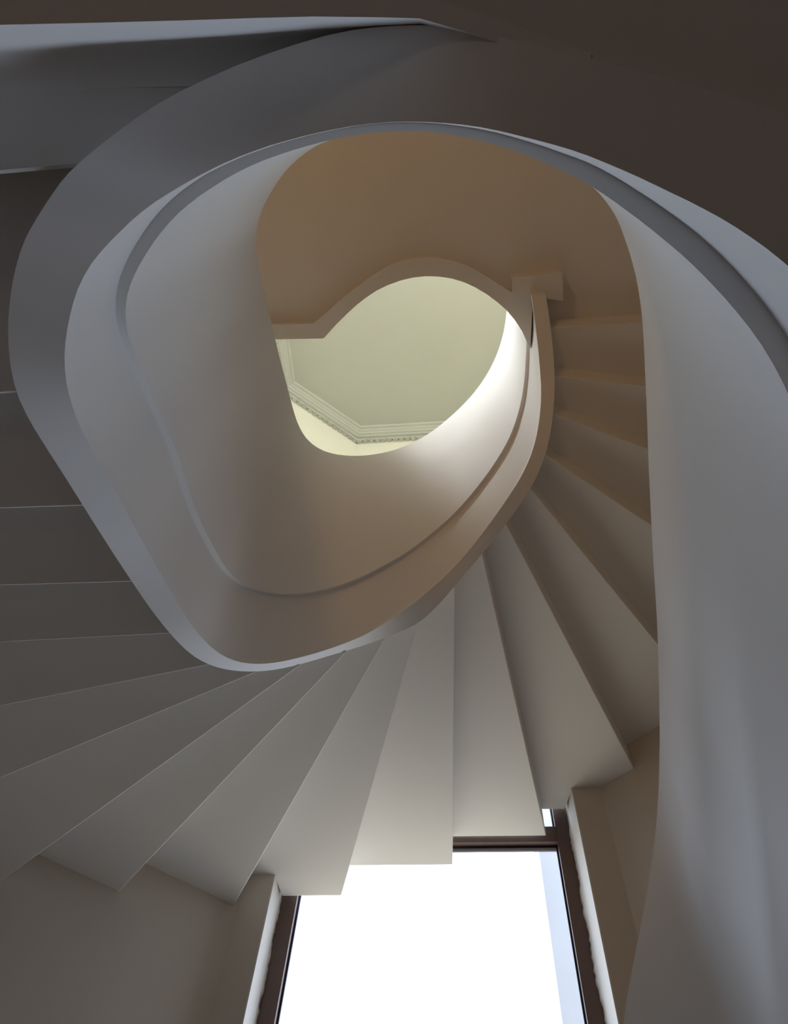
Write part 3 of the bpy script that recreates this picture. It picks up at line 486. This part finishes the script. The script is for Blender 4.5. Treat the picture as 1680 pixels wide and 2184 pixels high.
# rough render stuck unevenly along the window reveals
random.seed(4)
def rough_edge(xw, sgn, n=150):
    r = []
    for i in range(n + 1):
        z = WZ0 + (WZ1 - WZ0) * i / n
        w = .05 + .045 * random.random() + .02 * math.sin(i * .37) + .015 * math.sin(i * .11 + sgn)
        r.append([(xw, 19.55, z), (xw, 19.9, z), (xw + sgn * w, 19.89, z), (xw + sgn * w * .6, 19.75, z)])
    return MB().loft(r)
struct(rough_edge(-5.735, 1).build('trim_2', M_REV, None, 60), 'ragged white render along the left window reveal', 'render edge')
struct(rough_edge(3.095, -1).build('trim_3', M_REV, None, 60), 'ragged white render along the right window reveal', 'render edge')
for nm, poly in (('trim_4', [(-5.71, 18.76), (-5.67, 18.76), (-5.69, 19.9), (-5.74, 19.9)]), ('trim_5', [(3.2, 18.76), (3.16, 18.76), (3.05, 19.9), (3.09, 19.9)])):
    struct(MB().prism(poly, WZ0, WZ1).build(nm, M_REV), 'white rendered %s reveal of the window' % ('left' if nm == 'trim_4' else 'right'), 'reveal')

# ----------------------------------------------------------------- the balustrade: one sweep round the well
# each station: outer x y, inner x y, ledge x y, top x y, bottom z, ledge z, top z
def out_normals(S):
    N = []
    for i, s in enumerate(S):
        a, b = S[max(0, i - 1)], S[min(len(S) - 1, i + 1)]
        t = Vector((b[2] - a[2], b[3] - a[3])); t = t / max(t.length, 1e-6)
        n = Vector((-t.y, t.x))
        if n.dot(Vector((s[0] - s[2], s[1] - s[3]))) < 0: n = -n
        N.append(n)
    for _ in range(3):
        N = [((N[max(0, i - 1)] + N[i] * 2 + N[min(len(N) - 1, i + 1)])).normalized() for i in range(len(N))]
    return N
NRM = out_normals(ST)
bal = empty('balustrade', ST[0][2], ST[0][3], ST[-1][8], 'solid white balustrade winding around the open stairwell', 'balustrade')
r1, r2, r3 = [], [], []
for s, n in zip(ST, NRM):
    ox, oy, bx, by, gx, gy, tx, ty, zb, zg, zt, zo, wl, ua, da, ub, db = s
    r1.append([(ox, oy, zo), (bx, by, zb), (bx, by, zb + .12), (ox, oy, zo + .12)])
    r2.append([(ox, oy, zo + .12), (bx, by, zb + .12), (gx, gy, zg), (gx + n.x * .30, gy + n.y * .30, zg)])
    ix, iy = gx - n.x * wl, gy - n.y * wl
    def lip(u, d):
        return (ix + (tx - ix) * u - n.x * d, iy + (ty - iy) * u - n.y * d, zg + (zt - zg) * u)
    r3.append([(ix, iy, zg), lip(ub * .8, 0), lip(ub * .97, db), lip(ub, 0), lip(ub + (ua - ub) * .6, 0), lip(ub + (ua - ub) * .94, da), lip(ua, 0), (tx, ty, zt - .05), (tx + n.x * .05, ty + n.y * .05, zt), (tx + n.x * .38, ty + n.y * .38, zt),
               (tx + n.x * .42, ty + n.y * .42, zt - .05), (gx + n.x * .30, gy + n.y * .30, zg)])
MB().loft(r1).build('soffit_band', M_BAL, bal, 40)
MB().loft(r2).build('skirt', M_BAL, bal, 40)
MB().loft(r3).build('parapet', M_BAL, bal, 40)

# ----------------------------------------------------------------- the flight: folded plaster steps
FL = [(XL, YB), (XL, 14.9), LA, WL0, (-5.60, 19.68), (2.98, 19.68), WR0, RA, RB, (XR, YB)]
def hit(p, d):
    best = None
    for a, b in zip(FL, FL[1:]):
        ex, ey = b[0] - a[0], b[1] - a[1]; det = d[0] * ey - d[1] * ex
        if abs(det) < 1e-9: continue
        t = ((a[0] - p[0]) * ey - (a[1] - p[1]) * ex) / det
        u = ((a[0] - p[0]) * d[1] - (a[1] - p[1]) * d[0]) / det
        if t > 0 and -1e-6 <= u <= 1 + 1e-6 and (best is None or t < best[0]):
            best = (t, FL.index(a), (p[0] + d[0] * t, p[1] + d[1] * t))
    return best
MID = [((s[0] * .97 + s[2] * .03), (s[1] * .97 + s[3] * .03)) for s in ST[1:161]]
def inner_index(p, d):
    best = None
    for i in range(len(MID) - 1):
        m = MID[i]; c = (m[0] - p[0]) * d[1] - (m[1] - p[1]) * d[0]
        m2 = MID[i + 1]; c2 = (m2[0] - p[0]) * d[1] - (m2[1] - p[1]) * d[0]
        if c * c2 <= 0:
            dist = math.hypot(m[0] - p[0], m[1] - p[1])
            if best is None or dist < best[0]:
                u = c / (c - c2) if c != c2 else 0
                best = (dist, i, (m[0] + (m2[0] - m[0]) * u, m[1] + (m2[1] - m[1]) * u))
    if best is None:
        i = min(range(len(MID)), key=lambda j: math.hypot(MID[j][0] - p[0], MID[j][1] - p[1])); best = (0, i, p)
    return best
edge = {}
for k, (ix, iy), (ex, ey) in EDGES:
    L = math.hypot(ex - ix, ey - iy); d = ((ex - ix) / L, (ey - iy) / L)
    b = inner_index((ix, iy), d); h = hit((ix, iy), d)
    edge[k] = dict(i=b[1], p=b[2], seg=h[1], q=h[2], d=d)
stair = empty('staircase', -1.3, 9, ZF, 'white plaster winding staircase with folded steps fanning past the window', 'staircase')
KZ = ZK0
for k in range(7, -12, -1):
    lo, hi = edge[k - 1], edge[k]
    inner = [hi['p']] + [MID[i] for i in range(hi['i'] + 1, lo['i'] + 1)] + [lo['p']]
    outer = [lo['q']] + [FL[j] for j in range(lo['seg'] + 1, hi['seg'] + 1)] + [hi['q']]
    z = KZ + k
    # riser at the uphill edge
    d = hi['d']; n = (-d[1], d[0])
    cx, cy = (lo['p'][0] - hi['p'][0]), (lo['p'][1] - hi['p'][1])
    if n[0] * (lo['q'][0] - hi['q'][0] + cx) + n[1] * (lo['q'][1] - hi['q'][1] + cy) < 0: n = (-n[0], -n[1])
    p, q = hi['p'], hi['q']
    c = .018
    def inset(pt):
        return (pt[0] + n[0] * c, pt[1] + n[1] * c)
    base = [(x, y) for x, y in inner + outer]
    low = [inset(pt) if i in (0, len(base) - 1) else pt for i, pt in enumerate(base)]
    m = MB().loft([[(x, y, z) for x, y in low], [(x, y, z + c) for x, y in base], [(x, y, z + .38) for x, y in base]])
    ql = (q[0] - d[0] * .02, q[1] - d[1] * .02)
    h2 = hit((p[0] + n[0] * .2, p[1] + n[1] * .2), d)[2]
    m.prism([p, ql, (h2[0] - d[0] * .02, h2[1] - d[1] * .02), (p[0] + n[0] * .2, p[1] + n[1] * .2)], z + .38, z + 1.3)
    m.build('step', M_STAIR, stair)

# ----------------------------------------------------------------- lower landing, just overhead
ll = empty('lower_landing', -1.3, -5, 3.15, 'lower landing with plain dark underside and pale upright edge, top of photo', 'landing')
Oout = [(s[0] * .6 + s[2] * .4, s[1] * .6 + s[3] * .4) for s in ST]
io = min(range(len(Oout)), key=lambda i: abs(Oout[i][0] - .62) + abs(Oout[i][1] + .06))
lead = [(XL, -.74), (-6, -.62), (-3, -.535), (-1.57, -.485), (-.88, -.44), (-.42, -.412), (-.05, -.375), (.1, -.32), (.25, -.265), (.4, -.20)]
tailp = [p for p in Oout[io:] ]
tailp = [p for i, p in enumerate(tailp) if p[1] < 3.2]
poly = lead + tailp + [(XR, tailp[-1][1]), (XR, YB), (XL, YB)]
MB().prism(poly, 3.15, 4.4).build('slab', M_STAIR, ll)
# face between the step soffit and the landing, coved at the top and dying out along the well
path = [(XL, -.70, 4.15), (-6, -.58, 4.15), (-3, -.495, 4.15), (-1.57, -.445, 4.15), (-1.2, -.42, 4.13), (-.88, -.40, 4.06), (-.62, -.385, 3.92), (-.42, -.372, 3.76),
        (-.21, -.352, 3.58), (-.05, -.335, 3.46), (.1, -.285, 3.35), (.25, -.23, 3.26), (.4, -.17, 3.20), (.55, -.11, 3.165)]
rings = []
for x, y, zt in path:
    h = zt - 3.15; r = min(.16, h * .5)
    ring = [(x, y - .07, 3.14), (x, y, 3.14), (x, y, 3.15 + max(.006, h - r))]
    for j in range(1, 9):
        a = math.pi / 2 * j / 8
        ring.append((x, y + r * (1 - math.cos(a)), 3.15 + max(.006, h - r) + r * math.sin(a)))
    ring += [(x, y + r, zt + .05), (x, y - .07, zt + .05)]
    rings.append(ring)
MB().loft(rings).build('coved_riser', M_BAL, ll, 40)

# ----------------------------------------------------------------- upper landing with its edge band
ul = empty('upper_landing', -1.3, -2, 23.15, 'upper landing with wavy edged underside around the bright opening', 'landing')
e7 = edge[7]
outl = LOUT
slab = [(XL, outl[0][1])] + outl + [(2.2, 5.0), e7['p'], e7['q'], (XR, YB), (XL, YB)]
MB().prism(slab, 23.15, ZS).build('slab', M_STAIR, ul)
def ribbon(a, b, z0, z1, n=60):
    def rs(P):
        d = [0]
        for p, q in zip(P, P[1:]): d.append(d[-1] + math.hypot(q[0] - p[0], q[1] - p[1]))
        o = []
        for i in range(n + 1):
            t = d[-1] * i / n
            j = max(k for k in range(len(P)) if d[k] <= t + 1e-9); j = min(j, len(P) - 2)
            u = (t - d[j]) / max(d[j + 1] - d[j], 1e-9)
            o.append((P[j][0] + (P[j + 1][0] - P[j][0]) * u, P[j][1] + (P[j + 1][1] - P[j][1]) * u))
        return o
    return MB().prism(a + b[::-1], z0, z1)
ribbon([(XL, outl[0][1])] + outl + [(2.42, 4.66)], [(XL, LIN[0][1])] + LIN, 22.9, 23.6).build('edge_band', M_STAIR, ul)
gi = [(XL, LIN[0][1])] + LIN[:-2]
def shift(P, d):
    o = []
    for i, p in enumerate(P):
        a, b = P[max(0, i - 1)], P[min(len(P) - 1, i + 1)]
        t = Vector((b[0] - a[0], b[1] - a[1])).normalized(); o.append((p[0] + t.y * d, p[1] - t.x * d))
    return o
MB().prism(gi + shift(gi, .4)[::-1], 23.6, 29.0).build('parapet', M_BAL, ul)
MB().prism(BOX, 22.6, 23.5).build('newel_block', M_STAIR, ul)

# ----------------------------------------------------------------- light
w = bpy.data.worlds.new('sky'); bpy.context.scene.world = w; w.use_nodes = True
nt = w.node_tree; bg = nt.nodes['Background']
tc = nt.nodes.new('ShaderNodeTexCoord'); sp = nt.nodes.new('ShaderNodeSeparateXYZ'); rp = nt.nodes.new('ShaderNodeValToRGB')
nt.links.new(tc.outputs['Generated'], sp.inputs[0]); nt.links.new(sp.outputs['Z'], rp.inputs['Fac'])
rp.color_ramp.elements[0].position = 0.0; rp.color_ramp.elements[0].color = (.34, .31, .265, 1)
rp.color_ramp.elements[1].position = .08; rp.color_ramp.elements[1].color = (.83, .95, 1.20, 1)
nt.links.new(rp.outputs['Color'], bg.inputs['Color'])
def portal(name, loc, rot, sx, sy):
    l = bpy.data.lights.new(name, 'AREA'); l.shape = 'RECTANGLE'; l.size = sx; l.size_y = sy; l.cycles.is_portal = True
    o = bpy.data.objects.new(name, l); o.location = loc; o.rotation_euler = rot; C.objects.link(o)
portal('window_portal', W(-1.3, 20.45, (WZ0 + WZ1) / 2), (math.radians(-90), 0, 0), 8.8 * RISE, (WZ1 - WZ0) * RISE)
def lamp(name, loc, power, col, size):
    l = bpy.data.lights.new(name, 'POINT'); l.energy = power; l.color = col; l.shadow_soft_size = size
    o = bpy.data.objects.new(name, l); o.location = loc; C.objects.link(o)
SKY = 4.4
EXPOSURE = 0.4
LAMPS = [('hall_lamp', W(-4, -8, 14.5), 10.2, (1, .61, .28), .12),
         ('lower_fill_light', W(-5, -6, -5), 2.1, (1, .8, .66), .1),  # added fill that lifts the lower landing's underside, not a known fitting
         ('upper_warm_fill', W(7.4, 3.5, 41), 11, (1, .86, .5), .1),  # added warm fill that yellows the right of the ceiling
         ('upper_back_fill', W(1, -6, 43), 80, (1, 1, .98), .15)]  # added fill from the back that brightens the upper window wall
SPOT = 108
for a in LAMPS: lamp(*a)
l = bpy.data.lights.new('balustrade_fill_spot', 'SPOT'); l.energy = SPOT; l.color = (.93, .98, 1.04); l.spot_size = math.radians(62); l.spot_blend = .6; l.shadow_soft_size = .1  # added spot that brightens the balustrade's upper inner face, no real fitting
o = bpy.data.objects.new('balustrade_fill_spot', l); o.location = W(-8.7, 5.3, 30.5); C.objects.link(o)
o.rotation_euler = (Vector(W(2.4, 7.6, 24.5)) - o.location).to_track_quat('-Z', 'Y').to_euler()
bg.inputs['Strength'].default_value = SKY

# ----------------------------------------------------------------- camera
cam = bpy.data.cameras.new('camera'); co = bpy.data.objects.new('camera', cam); C.objects.link(co)
cam.sensor_fit = 'VERTICAL'; cam.sensor_height = 36; cam.lens = FPX / 2184 * 36
cam.clip_start = .02
m = Matrix([[*r, 0] for r in CAMROT] + [[0, 0, 0, 1]])
m.translation = Vector(W(0, 0, 0))
co.matrix_world = m
sc = bpy.context.scene; sc.camera = co
sc.view_settings.view_transform = 'Standard'; sc.view_settings.look = 'None'
sc.view_settings.gamma = 1; sc.view_settings.use_curve_mapping = False
sc.view_settings.exposure = EXPOSURE
sc.cycles.use_denoising = True
sc.cycles.max_bounces = 10; sc.cycles.diffuse_bounces = 8; sc.cycles.caustics_reflective = False; sc.cycles.caustics_refractive = False
